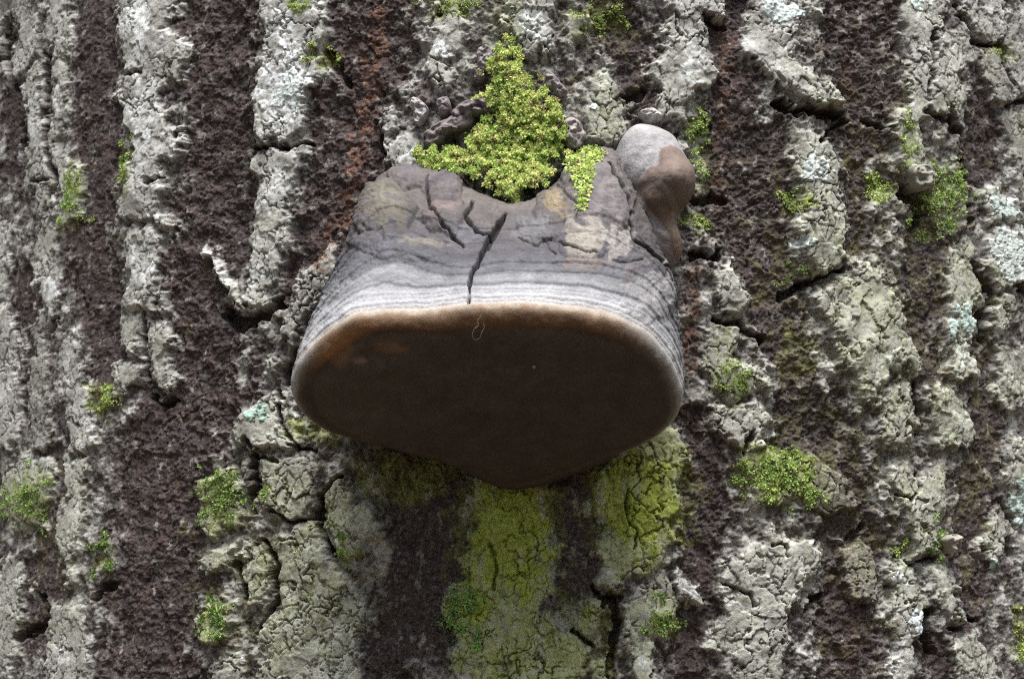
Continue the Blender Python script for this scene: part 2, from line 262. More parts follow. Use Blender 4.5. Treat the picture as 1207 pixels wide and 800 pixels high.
    hgt *= 1 - .5 * sst(.35, .8, np.abs(T2)) * (wout < 1)
    crv = np.zeros(px.shape)
    for pts, wd, dp in CRACKS:
        a = np.asarray(pts, float); lo, hi = a.min(0) - 30, a.max(0) + 30
        m = (px > lo[0]) & (px < hi[0]) & (py > lo[1]) & (py < hi[1]) & facing
        d = line_d(pts, wx[m] * .6 + px[m] * .4, wy[m] * .6 + py[m] * .4) - .35 * wd * perlin(S[m] / 12, Tm[m] / 12, 97)
        k = sst(wd * .5 + 1.6, wd * .5 - 1.2, d)
        hgt[m] -= 1.1 * dp * k; crv[m] = np.maximum(crv[m], k)
    HGT = hgt * 0.001
    P = P0 + Nn * HGT[..., None]
    # colour masks (what the bark itself is): pale plate, algae green, rust, white crust
    pale = sst(-7, 6, sdm + 8 * fbm(S / 12, Tm / 12, 101, 4, .65)) * (tone * (1 - .45 * sst(.3, .9, rough) * sst(.0, .5, fbm(S / 20, Tm / 20, 103, 3))))
    mid = (1 - dkf) * (.19 + .42 * sst(-.3, .6, fbm(S / 24, Tm / 30, 105, 4, .6))) + dkf * .32 * sst(.25, .85, fbm(S / 13, Tm / 24, 107, 4, .6))
    pale = np.maximum(pale, mid)
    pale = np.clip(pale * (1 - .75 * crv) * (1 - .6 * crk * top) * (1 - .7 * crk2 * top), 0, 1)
    fl = fbm(S / 16, Tm / 16, 111, 3)
    rust = np.zeros(px.shape); white = np.zeros(px.shape); algm = np.zeros(px.shape)
    for kr, (pts, wd) in enumerate(RUST):
        rust = np.maximum(rust, (1, 1, .5, .35, .9, .25, .25, .35)[kr] * sst(1.3, .0, line_d(pts, wx, wy) / wd + .5 * fl) * (1 - wout))
    rust *= sst(-.5, .6, fbm(S / 9, Tm / 9, 113, 2) + .15)
    for x, y, rx, ry, k in WHITE:
        white = np.maximum(white, k * sst(1.15, .35, np.hypot((wx - x) / rx, (wy - y) / ry) + .3 * fl))
    white *= sst(-.55, .25, fbm(S / 7, Tm / 7, 115, 3)) * (.3 + .7 * ridge)
    for x, y, rx, ry, k in ALG:
        algm = np.maximum(algm, k * sst(1.25, .3, np.hypot((wx - x) / rx, (wy - y) / ry) + .25 * fl))
    for x, y, rx, ry, dn, *_ in TUFTS:
        algm = np.maximum(algm, min(.75, .35 + .5 * dn) * sst(1.3, .3, np.hypot((wx - x) / rx, (wy - y) / ry) * .8 + .4 * fl))
    algm = np.clip(np.maximum(algm * (.55 + .45 * ridge) * (1 + .5 * fbm(S / 14, Tm / 40, 117, 3)), .7 * alg * ridge * sst(-.5, .5, fl + .2)), 0, 1)
    MASK = np.stack([pale, algm, rust, white], -1).astype(np.float32)

    return P, Nn, HGT, MASK, sdm, pid, px, py, wx, wy, S, Tm, facing
# a fine grid where the photograph looks, a coarser tube for the rest of the trunk
th_d = np.arcsin(np.linspace(-0.342, 0.300, 1130) / (R0 + .004))
zd = np.linspace(ZC - 0.205, ZC + 0.226, 790)
P, Nn, HGT, MASK, sdm, pid, px, py, wx, wy, S, Tm, facing = bark_field(th_d, zd)
Z = zd; NZ, NT = len(zd), len(th_d)
# ------------------------------------------------------------------ object helpers
def tag(o, label, cat, group=None, kind=None):
    if label: o["label"] = label
    if cat: o["category"] = cat
    if group: o["group"] = group
    if kind: o["kind"] = kind
    return o
def empty(name, loc):
    o = bpy.data.objects.new(name, None); COL.objects.link(o); o.location = loc; o.empty_display_size = .02
    return o
def mesh(name, V, F, mat, parent=None, attrs=None, smooth=True):
    """V n x 3 world points, F list of int arrays (m x k)."""
    V = np.ascontiguousarray(V, np.float32); me = bpy.data.meshes.new(name)
    F = F if isinstance(F, list) else [F]
    tot = np.concatenate([np.full(len(f), f.shape[1], np.int32) for f in F]); idx = np.concatenate([f.ravel() for f in F]).astype(np.int32)
    me.vertices.add(len(V)); me.vertices.foreach_set("co", V.ravel())
    me.loops.add(len(idx)); me.loops.foreach_set("vertex_index", idx)
    me.polygons.add(len(tot)); st = np.zeros(len(tot), np.int32); st[1:] = np.cumsum(tot)[:-1]
    me.polygons.foreach_set("loop_start", st)
    if smooth: me.polygons.foreach_set("use_smooth", np.ones(len(tot), bool))
    me.update(calc_edges=True)
    for k, a in (attrs or {}).items():
        a = np.asarray(a, np.float32)
        if a.ndim == 2 and a.shape[1] == 3: a = np.concatenate([a, np.ones((len(a), 1), np.float32)], 1)
        at = me.attributes.new(k, 'FLOAT_COLOR', 'POINT'); at.data.foreach_set("color", a.ravel())
    me.materials.append(mat)
    o = bpy.data.objects.new(name, me); COL.objects.link(o)
    if parent is not None:
        o.parent = parent
        o.matrix_parent_inverse = Matrix.Translation(-world_loc(parent))
    return o
def world_loc(o):
    v = Vector(o.location); q = o
    if o.parent is not None: v = v + (world_loc(o.parent) - world_loc(o.parent))
    return v
def sub(faces, V, *attrs):
    u, inv = np.unique(faces, return_inverse=True)
    return [V[u], inv.reshape(faces.shape)] + [a[u] for a in attrs]
def grid_faces(nr, nc, wrap=False):
    r = np.arange(nr - 1)[:, None]; c = np.arange(nc if wrap else nc - 1)[None, :]; c1 = (c + 1) % nc
    return np.stack([r * nc + c, r * nc + c1, (r + 1) * nc + c1, (r + 1) * nc + c], -1).reshape(-1, 4)

# ------------------------------------------------------------------ materials
def new_mat(name, rough=.9, spec=.25):
    m = bpy.data.materials.new(name); m.use_nodes = True
    n = m.node_tree.nodes; b = n["Principled BSDF"]; b.inputs["Roughness"].default_value = rough
    b.inputs["Specular IOR Level"].default_value = spec
    return m, n, m.node_tree.links, b
def noise(n, l, scale, detail=4, rough=.6, vec=None, dist=0):
    t = n.new("ShaderNodeTexNoise"); t.inputs["Scale"].default_value = scale; t.inputs["Detail"].default_value = detail
    t.inputs["Roughness"].default_value = rough; t.inputs["Distortion"].default_value = dist
    if vec is not None: l.new(vec, t.inputs["Vector"])
    return t.outputs["Fac"]
def ramp(n, l, fac, stops):
    r = n.new("ShaderNodeValToRGB"); e = r.color_ramp.elements
    while len(e) < len(stops): e.new(.5)
    for k, (p, c) in zip(e, stops): k.position = p; k.color = (*c, 1)
    l.new(fac, r.inputs[0]); return r.outputs[0]
def mix(n, l, fac, a, b, mode='MIX'):
    x = n.new("ShaderNodeMix"); x.data_type = 'RGBA'; x.blend_type = mode; x.clamp_factor = True
    for v, s in ((fac, x.inputs[0]), (a, x.inputs[6]), (b, x.inputs[7])):
        if isinstance(v, (int, float)): s.default_value = v
        elif isinstance(v, tuple): s.default_value = (*v, 1)
        else: l.new(v, s)
    return x.outputs[2]
def math_(n, l, op, a, b=0.0):
    x = n.new("ShaderNodeMath"); x.operation = op
    for v, s in ((a, x.inputs[0]), (b, x.inputs[1])):
        if isinstance(v, (int, float)): s.default_value = v
        else: l.new(v, s)
    return x.outputs[0]
def bump(n, l, b, h, strength, dist):
    x = n.new("ShaderNodeBump")
    if isinstance(strength, float): x.inputs["Strength"].default_value = strength
    else: l.new(strength, x.inputs["Strength"])
    x.inputs["Distance"].default_value = dist
    l.new(h, x.inputs["Height"]); l.new(x.outputs[0], b.inputs["Normal"])

def bark_material():
    m, n, l, b = new_mat("fissured_bark", .88, .3)
    tc = n.new("ShaderNodeTexCoord").outputs["Object"]
    at = n.new("ShaderNodeAttribute"); at.attribute_name = "mask"
    sp = n.new("ShaderNodeSeparateColor"); l.new(at.outputs["Color"], sp.inputs[0])
    nf = noise(n, l, 420, 5, .65, tc); nm = noise(n, l, 95, 4, .6, tc); nb = noise(n, l, 22, 3, .55, tc)
    dark = ramp(n, l, nf, [(.34, (.027, .020, .020)), (.49, (.053, .041, .040)), (.60, (.092, .073, .071)), (.72, (.20, .168, .16))])
    dark = mix(n, l, ramp(n, l, nm, [(.45, (0, 0, 0)), (.66, (.7, .7, .7))]), dark, (.074, .046, .043))
    lite = ramp(n, l, nm, [(.34, (.255, .248, .22)), (.5, (.375, .370, .345)), (.64, (.57, .567, .558))])
    lite = mix(n, l, ramp(n, l, nf, [(.36, (.8, .8, .8)), (.44, (0, 0, 0))]), lite, (.12, .10, .08))
    lite = mix(n, l, ramp(n, l, nb, [(.45, (0, 0, 0)), (.7, (.55, .55, .55))]), lite, (.31, .305, .25))
    pv = math_(n, l, 'ADD', sp.outputs[0], math_(n, l, 'MULTIPLY', math_(n, l, 'SUBTRACT', nf, .5), .55))
    c = mix(n, l, ramp(n, l, pv, [(.12, (0, 0, 0)), (.70, (1, 1, 1))]), dark, lite)
    wv = math_(n, l, 'ADD', at.outputs["Alpha"], math_(n, l, 'MULTIPLY', math_(n, l, 'SUBTRACT', nm, .55), .5))
    c = mix(n, l, ramp(n, l, wv, [(.2, (0, 0, 0)), (.8, (.9, .9, .9))]), c, mix(n, l, nb, (.80, .80, .82), (.75, .82, .81)))
    gv = math_(n, l, 'ADD', sp.outputs[1], math_(n, l, 'MULTIPLY', math_(n, l, 'SUBTRACT', nm, .5), .5))
    green = ramp(n, l, nf, [(.3, (.08, .10, .010)), (.5, (.26, .31, .028)), (.75, (.38, .43, .07))])
    c = mix(n, l, ramp(n, l, gv, [(.06, (0, 0, 0)), (.85, (.95, .95, .95))]), c, green)
    c = mix(n, l, math_(n, l, 'MULTIPLY', sp.outputs[2], .6), c, ramp(n, l, nf, [(.36, (.06, .020, .012)), (.5, (.20, .075, .036)), (.68, (.38, .22, .13))]))
    fs = noise(n, l, 1050, 3, .6, tc)
    c = mix(n, l, ramp(n, l, fs, [(.58, (0, 0, 0)), (.67, (.38, .38, .38))]), c, mix(n, l, ramp(n, l, pv, [(.2, (0, 0, 0)), (.6, (1, 1, 1))]), (.24, .21, .20), (.62, .61, .58)))
    c = mix(n, l, ramp(n, l, fs, [(.34, (.5, .5, .5)), (.41, (0, 0, 0))]), c, mix(n, l, ramp(n, l, pv, [(.3, (0, 0, 0)), (.7, (1, 1, 1))]), (.03, .024, .022), (.20, .185, .16)))
    l.new(c, b.inputs["Base Color"])
    bump(n, l, b, math_(n, l, 'ADD', nf, math_(n, l, 'MULTIPLY', noise(n, l, 1500, 3, .65, tc), .7)), math_(n, l, 'SUBTRACT', .8, math_(n, l, 'MULTIPLY', sp.outputs[0], .45)), .0009)
    return m
BARK = bark_material()

def attr_material(name, rough, grain_scale, amount, bstr=.4, bdist=.0006, spec=.25, sheen=0):
    m, n, l, b = new_mat(name, rough, spec)
    tc = n.new("ShaderNodeTexCoord").outputs["Object"]
    at = n.new("ShaderNodeAttribute"); at.attribute_name = "col"
    nf = noise(n, l, grain_scale, 5, .65, tc); n2 = noise(n, l, grain_scale / 7, 4, .6, tc)
    k = math_(n, l, 'ADD', math_(n, l, 'MULTIPLY', nf, amount * 2), 1 - amount)
    k = math_(n, l, 'MULTIPLY', k, math_(n, l, 'ADD', math_(n, l, 'MULTIPLY', n2, amount * 1.6), 1 - amount * .8))
    cb = n.new("ShaderNodeCombineColor")
    for i in range(3): l.new(k, cb.inputs[i])
    l.new(mix(n, l, 1.0, at.outputs["Color"], cb.outputs[0], 'MULTIPLY'), b.inputs["Base Color"])
    bump(n, l, b, nf, bstr, bdist)
    if sheen: b.inputs["Sheen Weight"].default_value = sheen
    return m
CAPM = attr_material("fungus_crust", .78, 700, .55, .7, .0008)
POREM = attr_material("fungus_pores", .82, 1100, .42, .7, .0005, .25)
NUBM = attr_material("grey_woody_nub", .85, 480, .45, .6, .0008)
LICHM = attr_material("crust_lichen", .95, 600, .45, .8, .0009)

def moss_material():
    m, n, l, b = new_mat("moss_leaf", .6, .3)
    at = n.new("ShaderNodeAttribute"); at.attribute_name = "col"
    l.new(at.outputs["Color"], b.inputs["Base Color"])
    tr = n.new("ShaderNodeBsdfTranslucent"); l.new(at.outputs["Color"], tr.inputs["Color"])
    mx = n.new("ShaderNodeMixShader"); mx.inputs[0].default_value = .35
    l.new(b.outputs[0], mx.inputs[1]); l.new(tr.outputs[0], mx.inputs[2]); l.new(mx.outputs[0], n["Material Output"].inputs[0])
    return m
MOSSM = moss_material()

# ------------------------------------------------------------------ ground and tree
def ground():
    m, n, l, b = new_mat("leaf_litter", .95, .2)
    tc = n.new("ShaderNodeTexCoord").outputs["Object"]
    v = n.new("ShaderNodeTexVoronoi"); v.inputs["Scale"].default_value = 14; l.new(tc, v.inputs["Vector"])
    c = ramp(n, l, noise(n, l, 9, 5, .7, tc), [(.3, (.03, .022, .015)), (.5, (.09, .06, .035)), (.7, (.16, .11, .06))])
    c = mix(n, l, .4, c, v.outputs["Color"], 'MULTIPLY'); l.new(c, b.inputs["Base Color"])
    bump(n, l, b, v.outputs["Distance"], .8, .03)
    k = np.linspace(-1, 1, 161); k = np.sign(k) * np.abs(k) ** 2.2 * 120; X, Y = np.meshgrid(k, k)
    Zg = .05 * fbm(X / 3, Y / 3, 5, 3) * sst(.4, 3, np.hypot(X, Y)) + .03 * np.exp(-np.hypot(X, Y))
    g = mesh("ground", np.stack([X, Y, Zg], -1).reshape(-1, 3), grid_faces(161, 161), m); g["kind"] = "structure"
ground()

def unseen_leaf_screen():  # unseen ring of leaves, added to hold back low sky light
    m, n, l, b = new_mat("screen_leaf", .7, .3)
    at = n.new("ShaderNodeAttribute"); at.attribute_name = "col"; l.new(at.outputs["Color"], b.inputs["Base Color"])
    r = np.random.default_rng(99); k = 80000
    a = r.uniform(0, 2 * np.pi, k); rad = r.uniform(5.5, 10, k); h = 8.5 * r.uniform(0, 1, k) ** .85 * (.75 + .35 * np.sin(a * 5) * np.sin(a * 3 + 1)) + .02
    c = np.stack([rad * np.cos(a), rad * np.sin(a), h], 1)
    u = r.normal(size=(k, 3)); u /= np.linalg.norm(u, axis=1, keepdims=True); v_ = np.cross(u, r.normal(size=(k, 3))); v_ /= np.linalg.norm(v_, axis=1, keepdims=True)
    sz = r.uniform(.05, .13, k)[:, None]
    V = np.stack([c - u * sz, c + v_ * sz * .55, c + u * sz, c - v_ * sz * .55], 1).reshape(-1, 3)
    colr = np.repeat(np.array([.05, .085, .022]) * r.uniform(.5, 1.6, (k, 1)), 4, 0)
    mesh("unseen_leaf_screen", V, np.arange(k * 4).reshape(-1, 4), m, None, {"col": colr}, smooth=False)["kind"] = "stuff"
unseen_leaf_screen()

tree = tag(empty("tree", (0, 0, 0)), "thick old tree trunk with deeply furrowed grey and dark brown bark", "tree")
Vt = P.reshape(-1, 3); Mt = MASK.reshape(-1, 4)
FG = grid_faces(NZ, NT)
fp = np.where(sdm > 0, pid, -1).reshape(-1)[FG]
fid = np.where((fp == fp[:, :1]).all(1), fp[:, 0], -1)
v_, f_, m_ = sub(FG[fid < 0], Vt, Mt)
th_c = np.concatenate([np.linspace(th_d[0], th_d[-1], 300), th_d[-1] + np.linspace(0, 1, 70)[1:] * .35, np.linspace(th_d[-1] + .35, th_d[0] - .35 + 2 * np.pi, 130)[1:-1], th_d[0] - .35 + 2 * np.pi + np.linspace(0, 1, 70)[:-1] * .35])
z_c = np.concatenate([np.linspace(-.12, ZC - .55, 60)[:-1], np.linspace(ZC - .55, zd[0], 150)[:-1], np.linspace(zd[0], zd[-1], 130), np.linspace(zd[-1], ZC + .6, 160)[1:], np.linspace(ZC + .6, 4.4, 90)[1:]])
fc_ = bark_field(th_c, z_c)
FC = grid_faces(len(z_c), len(th_c), True); ci, cj = FC[:, 0] // len(th_c), FC[:, 0] % len(th_c)
za, zb = np.searchsorted(z_c, zd[0] + 1e-9), np.searchsorted(z_c, zd[-1] - 1e-9)
hole = (ci >= za) & (ci < zb - 1) & (cj >= 1) & (cj < 298)
Vc = fc_[0] - fc_[1] * .0008
vc, fcc, mc = sub(FC[~hole], Vc.reshape(-1, 3), fc_[3].reshape(-1, 4))
TRUNK = mesh("trunk", np.concatenate([v_, vc]), [f_, fcc + len(v_)], BARK, tree, {"mask": np.concatenate([m_, mc])})
for i in range(len(PLATES)):
    k = fid == i
    if k.sum() < 30: continue
    v_, f_, m_ = sub(FG[k], Vt, Mt)
    mesh("bark_plate", v_, f_, BARK, TRUNK, {"mask": m_})

def bark_lookup(qx, qy):                       # photograph pixel -> (point on rough bark, normal)
    p = hit(qx, qy); th = np.arctan2(p[..., 0], -p[..., 1])
    j = np.clip(np.round(np.interp(th, th_d, np.arange(len(th_d)))).astype(int), 0, len(th_d) - 1)
    i = np.clip(np.round(np.interp(p[..., 2], Z, np.arange(NZ))).astype(int), 0, NZ - 1)
    return P[i, j], Nn[i, j], HGT[i, j]

# ------------------------------------------------------------------ the bracket fungus
PROT = 0.112
RIMU = [ # rim pixel -> attachment pixel, from one low corner round the front to the other
 ((425,515),(432,505)), ((385,502),(400,470)), ((357,483),(392,430)), ((344,460),(400,380)), ((346,437),(410,335)), ((362,413),(420,295)), ((387,391),(430,258)), ((415,372),(440,230)),
 ((450,366),(462,208)), ((500,365),(510,206)), ((550,359),(552,236)), ((600,357),(598,258)), ((650,359),(642,242)), ((700,366),(690,188)), ((738,377),(722,182)), ((768,396),(745,230)), ((790,422),(765,285)),
 ((802,448),(775,330)), ((804,472),(775,390)), ((790,497),(765,450)), ((765,516),(750,485)), ((735,531),(728,520))]
BACK = [(700,546),(665,559),(635,568),(600,572),(570,563),(535,546),(495,533),(460,524)]
fp0 = hit(600, 358); F0 = CAM + ray(600, 358) * (np.linalg.norm(fp0 - CAM) - PROT / math.cos(PITCH))
B0 = hit(600, 572, .004)
ang = math.atan2(F0[2] - B0[2], B0[1] - F0[1])
gin = np.array([0, math.cos(ang), -math.sin(ang)]); npn = np.array([0, -math.sin(ang), -math.cos(ang)])
def on_plane(qx, qy):
    d = ray(qx, qy); t = ((F0 - CAM) @ npn) / (d @ npn); return CAM + t[..., None] * d
NU, NV = 760, 270
ra = catmull([r for r, a in RIMU], NU); aa = catmull([a for r, a in RIMU], NU)
un = np.linspace(0, 1, NU)
ra = ra + np.stack([1.2 * perlin(un * 22, un * 0, 301) + .6 * perlin(un * 60, un * 0, 302), 1.2 * perlin(un * 22, un * 0 + 5, 303)], -1)
RIM = on_plane(ra[:, 0], ra[:, 1]); ATT = hit(aa[:, 0], aa[:, 1], -.006)
v = np.linspace(0, 1, NV)[:, None, None]
# profile: steep near the bark, flaring out towards the rim
base = ATT * (1 - v) + RIM * v
down = (ATT - RIM); outw = np.stack([0 * un + RIM[:, 0] * 2.2, -np.ones(NU) * .35, 0 * un], -1); outw /= np.linalg.norm(outw, axis=1, keepdims=True)
v2 = v[..., 0]
side = np.clip(np.abs(un * 2 - 1), 0, 1)[None, :]
rise = (.016 * np.sin(np.pi * v2 ** .85) * (1 - .5 * side) + .004 * np.sin(np.pi * v2 ** .4))
C = base + outw[None] * np.where(un < .5, -.010, -.001)[None, :, None] * np.sin(np.pi * v) * side[..., None]
C[..., 2] += rise
cpx, cpy = project(C)
L = np.linalg.norm(RIM - ATT, axis=1)[None, :] * 1000
wmm = (1 - v2) * L                              # mm from the rim
wq = wmm + 1.3 * fbm(cpx / 60, cpy / 40, 311, 3) + .25 * perlin(cpx / 9, cpy / 9, 312)
wq = wq - 10 * np.exp(-((cpx - 462) / 36) ** 2) * sst(7, 26, wmm) + 4 * np.exp(-((cpx - 548) / 26) ** 2) * sst(5, 20, wmm)
hz = np.zeros_like(wmm)
ZON = [1.4, 3.6, 6.4, 8.6, 12, 15.5, 20, 26, 34, 43, 54]
zi = np.zeros_like(wmm)
for k, zz in enumerate(ZON):                   # growth zones: each older one a low step
    hz += .62 * (1 + .6 * math.sin(k * 2.1)) * sst(-.28, .28, wq - zz); zi += sst(-.25, .25, wq - zz)
hz -= .045 * wq
hz += .35 * fbm(cpx / 22, cpy / 14, 321, 3) + .10 * perlin(cpx / 3, cpy / 2.4, 325)
dwx, dwy = 7 * fbm(cpx / 22, cpy / 22, 361, 3), 6 * fbm(cpx / 22, cpy / 22, 365, 3)
def dome(x, y, rx, ry, h, rot=0, p=2.0):
    c, s = math.cos(rot), math.sin(rot); dx, dy = cpx - x + dwx, cpy - y + dwy
    q = ((dx * c + dy * s) / rx) ** 2 + ((-dx * s + dy * c) / ry) ** 2
    return h * np.sqrt(np.clip(1 - q, 0, 1)), np.clip(1 - q, 0, 1)
LOBES = [(458,255,30,42,7,-.5), (484,216,24,16,5,0), (522,226,28,20,5.5,.2), (524,262,26,22,5,.5), (468,296,52,16,2.5,.15), (700,238,38,62,6,.0), (655,250,26,30,3.5,.4), (690,292,34,22,2.5,0), (760,340,32,40,2.5,-.3), (640,278,34,16,2.5,.1)]
lob = np.zeros_like(hz); lid = np.full(hz.shape, -1)
for k, (x, y, rx, ry, h, ro) in enumerate(LOBES):
    d, q = dome(x, y, rx, ry, h, ro); b = d > lob; lob = np.where(b, d, lob); lid = np.where(b & (q > 0.05), k, lid)
hz += .8 * lob
k1, k2, kid = worley(cpx / 15 + .8 * fbm(cpx / 14, cpy / 14, 371, 2), cpy / 12 + .8 * fbm(cpx / 14, cpy / 14, 373, 2), 375)
old = sst(12, 26, wmm)
kf = sst(.09, .02, k2 - k1) * sst(-.1, .35, fbm(cpx / 30, cpy / 30, 377, 2)) * old
hz += old * (.45 * (kid - .5) + .30 * fbm(cpx / 6, cpy / 5, 379, 3, .6)) - .25 * kf
CCR = [([(594,262),(583,280),(570,303),(560,324),(552,343),(551,358)],5.5,6), ([(612,288),(630,297),(650,292)],1.4,1.6), ([(640,292),(655,306)],1.2,1.4), ([(660,222),(682,253)],1.6,2), ([(660,293),(680,304),(702,307)],1.6,1.8), ([(716,205),(728,232),(737,262),(741,286),(760,302),(778,322)],4,5), ([(722,315),(750,311)],1.4,1.5),
       ([(506,222),(502,240),(512,262),(530,285),(546,297)],2.6,3), ([(555,245),(548,262),(560,280),(580,282)],4,4)]
ccm = np.zeros_like(hz)
for pts, wd, dp in CCR:
    d = line_d(pts, cpx + 3 * fbm(cpx / 16, cpy / 16, 331, 2, .5), cpy + 3 * fbm(cpx / 16, cpy / 16, 335, 2, .5)) + .22 * wd * perlin(cpx / 10, cpy / 10, 339)
    wv = wd * (1 if pts[0][0] != 594 else np.clip((370 - cpy) / 70, .35, 1.1))
    k = sst(wv * .5 + .9, wv * .5 - .7, d); hz -= min(dp, 6) * k; ccm = np.maximum(ccm, k)
hz *= sst(0, 1.2, wmm) * .92 + .08 * (wmm > 0)
hz[-1] = 0
du = np.gradient(C, axis=1); dv = np.gradient(C, axis=0); nrm = np.cross(du, dv)
nrm /= np.linalg.norm(nrm, axis=-1, keepdims=True) + 1e-12
if (nrm[NV // 2, NU // 2] @ np.array([0, -.5, 1])) < 0: nrm = -nrm
C = C + nrm * (hz * .001)[..., None]
# crust colours by growth zone
def lerp3(a, b, t): return a + (b - a) * t[..., None]
c_ = np.zeros(C.shape)
stops = [(-.5, (.40,.34,.29)), (.9, (.40,.37,.345)), (2.2, (.32,.315,.325)), (4.2, (.40,.395,.405)), (6.8, (.27,.27,.288)), (9, (.33,.325,.34)), (12.5, (.165,.166,.18)), (15.5, (.215,.212,.222)), (20, (.105,.105,.117)), (30, (.085,.083,.094)), (40, (.075,.069,.077)), (60, (.085,.075,.076)), (90, (.11,.095,.09))]
sx = [s[0] for s in stops]
side_w = wq * (1 - .66 * sst(.40, .18, un)[None, :] - .45 * sst(.70, .92, un)[None, :])
for ch in range(3): c_[..., ch] = np.interp(side_w, sx, [s[1][ch] for s in stops])
fine = perlin(wq * 1.15, cpx / 160, 341) + .5 * perlin(wq * 2.7, cpx / 90, 342)
c_ *= (.90 + .13 * fine * sst(.5, 2.5, wmm))[..., None]
blot = fbm(cpx / 18, cpy / 15, 351, 4)
brown = np.array([.20, .155, .12]); tan = np.array([.34, .26, .165]); cream = np.array([.40, .36, .31]); purp = np.array([.115, .095, .115])
def spot(x, y, rx, ry, e=.8): return sst(1.1, .72, np.hypot((cpx - x) / rx, (cpy - y) / ry) + e * blot)
for x, y, rx, ry, colr, k in [(457,250,22,28,(.125,.11,.088),.8), (503,294,30,6,(.20,.175,.14),.5), (525,255,20,14,(.15,.115,.11),.7), (520,225,26,18,(.085,.074,.082),.8), (484,214,24,14,(.095,.082,.09),.8), (550,285,22,14,(.11,.11,.125),.7),
        (700,235,34,60,(.13,.115,.118),.85), (658,250,15,18,(.21,.165,.105),.85), (692,225,14,26,(.105,.09,.098),.7), (692,292,26,22,(.25,.225,.195),.85), (690,318,36,7,(.15,.12,.115),.6), (725,290,20,20,(.25,.23,.22),.8), (765,350,28,34,(.24,.23,.235),.75), (738,322,12,12,(.11,.092,.097),.75), (630,278,28,14,(.13,.128,.14),.6), (665,205,14,16,(.11,.10,.09),.7)]:
    c_ = lerp3(c_, np.array(colr) * (1 + .25 * blot)[..., None], k * spot(x, y, rx, ry))
c_ = lerp3(c_, np.array([.012, .010, .009]), np.clip(np.maximum(ccm, .15 * kf), 0, 1) * .9)  # cracks: dark dirt, plus the shade of their depth painted in
c_ = np.clip(c_ * (1 + .18 * blot * sst(6, 20, wmm))[..., None], .010, .85)
fung = tag(empty("bracket_fungus", hit(600, 470)), "large hoof shaped bracket fungus with banded grey crust and dark brown underside", "fungus")
# under side: closed loop, rounded edge, pillow
bk = catmull([tuple(ra[-1])] + BACK + [tuple(ra[0])], 180)[1:-1]
Q = np.concatenate([RIM, on_plane(bk[:, 0], bk[:, 1])]); NQ = len(Q)
C0 = on_plane(np.array(590.), np.array(462.))
rr = 1 - np.linspace(0, 1, 150) ** 1.35; rr = rr[1:]
DR = Q - C0; RL = np.linalg.norm(DR, axis=1)
frac = np.clip(.0078 / RL, .05, .3)             # the rounded edge is about a centimetre broad all round
r2 = rr[:, None]; e = np.clip((1 - r2) / frac[None, :], 0, 1)
off = .0060 * np.sqrt(np.clip(1 - (1 - e) ** 2, 0, 1)) + .0065 * (1 - r2 ** 2) ** 1.0
U = C0 + r2[..., None] * DR[None]
upx, upy = project(U)
off = off + (.0009 * fbm(upx / 40, upy / 30, 401, 3) + .00018 * fbm(upx / 6, upy / 6, 405, 2)) * sst(.0, .6, e) + .0012 * np.exp(-((upx - 462) / 22) ** 2 - ((upy - 418) / 10) ** 2) - .001 * np.exp(-((upx - 440) / 30) ** 2 - ((upy - 402) / 8) ** 2) - .0015 * sst(.55, .9, e) * sst(1.0, .9, e) * 0
off = off - .0005 * sst(1.0, 1.25, (1 - r2) / frac[None, :]) * sst(1.9, 1.3, (1 - r2) / frac[None, :])
U = U + npn * off[..., None]
U = np.concatenate([Q[None], U], 0); U[-1] = U[-1].mean(0)
upx, upy = project(U); er = np.concatenate([np.zeros((1, NQ)), (1 - r2) / frac[None, :]], 0)
en = er + .09 * fbm(upx / 16, upy / 16, 411, 3)
qn = np.concatenate([un, np.full(NQ - NU, -1.)])
front = np.where(qn >= 0, sst(.20, .30, qn) * sst(.76, .62, qn), 0)[None, :] + 0 * er
pc = np.zeros(U.shape)
dark = np.array([.050, .037, .030])
for ch in range(3):
    fr = np.interp(en, [0, .12, .3, .55, .95, 1.2, 1.45, 2.4], [(.36,.30,.245)[ch], (.24,.165,.115)[ch], (.185,.115,.07)[ch], (.165,.095,.052)[ch], (.13,.074,.043)[ch], (.105,.065,.043)[ch], (.074,.059,.050)[ch], (.066,.053,.045)[ch]])
    sd_ = np.interp(en, [0, .25, .5, .9, 1.4], [(.36,.35,.345)[ch], (.27,.265,.245)[ch], (.13,.11,.09)[ch], (.070,.057,.049)[ch], (.062,.051,.044)[ch]])
    pc[..., ch] = sd_ + (fr - sd_) * front
pb = fbm(upx / 30, upy / 24, 421, 4)
pc = lerp3(pc, np.array([.24, .14, .075]), .55 * sst(1, .3, np.hypot((upx - 395) / 30, (upy - 410) / 24) + .4 * pb))
pc = lerp3(pc, np.array([.20, .125, .075]), .6 * sst(1, .2, np.hypot((upx - 460) / 26, (upy - 410) / 12) + .35 * pb))
pc = lerp3(pc, np.array([.25, .17, .14]), .5 * sst(1, .3, np.hypot((upx - 425) / 14, (upy - 425) / 7) + .3 * pb))
pc *= (1 + .13 * pb + .25 * sst(560, 380, upx) * sst(1.3, 1.8, er))[..., None]
pc = lerp3(pc, np.array([.30, .15, .065]), .75 * front * sst(470, 380, upx) * sst(.15, .45, en) * sst(1.45, 1.0, en))
flk = perlin(upx / 2.2, upy / 2.2, 431)
pc = lerp3(pc, np.array([.22, .18, .15]), .55 * sst(.74, .86, flk) * sst(1.3, 1.6, er))
pc = lerp3(pc, np.array([.30, .36, .27]), (.6 * sst(.82, .93, qn) * (qn >= 0))[None, :] * sst(.9, .2, er))
low = np.where(qn < 0, 1., np.maximum(sst(.06, .0, qn), sst(.985, 1., qn)))[None, :] + 0 * er
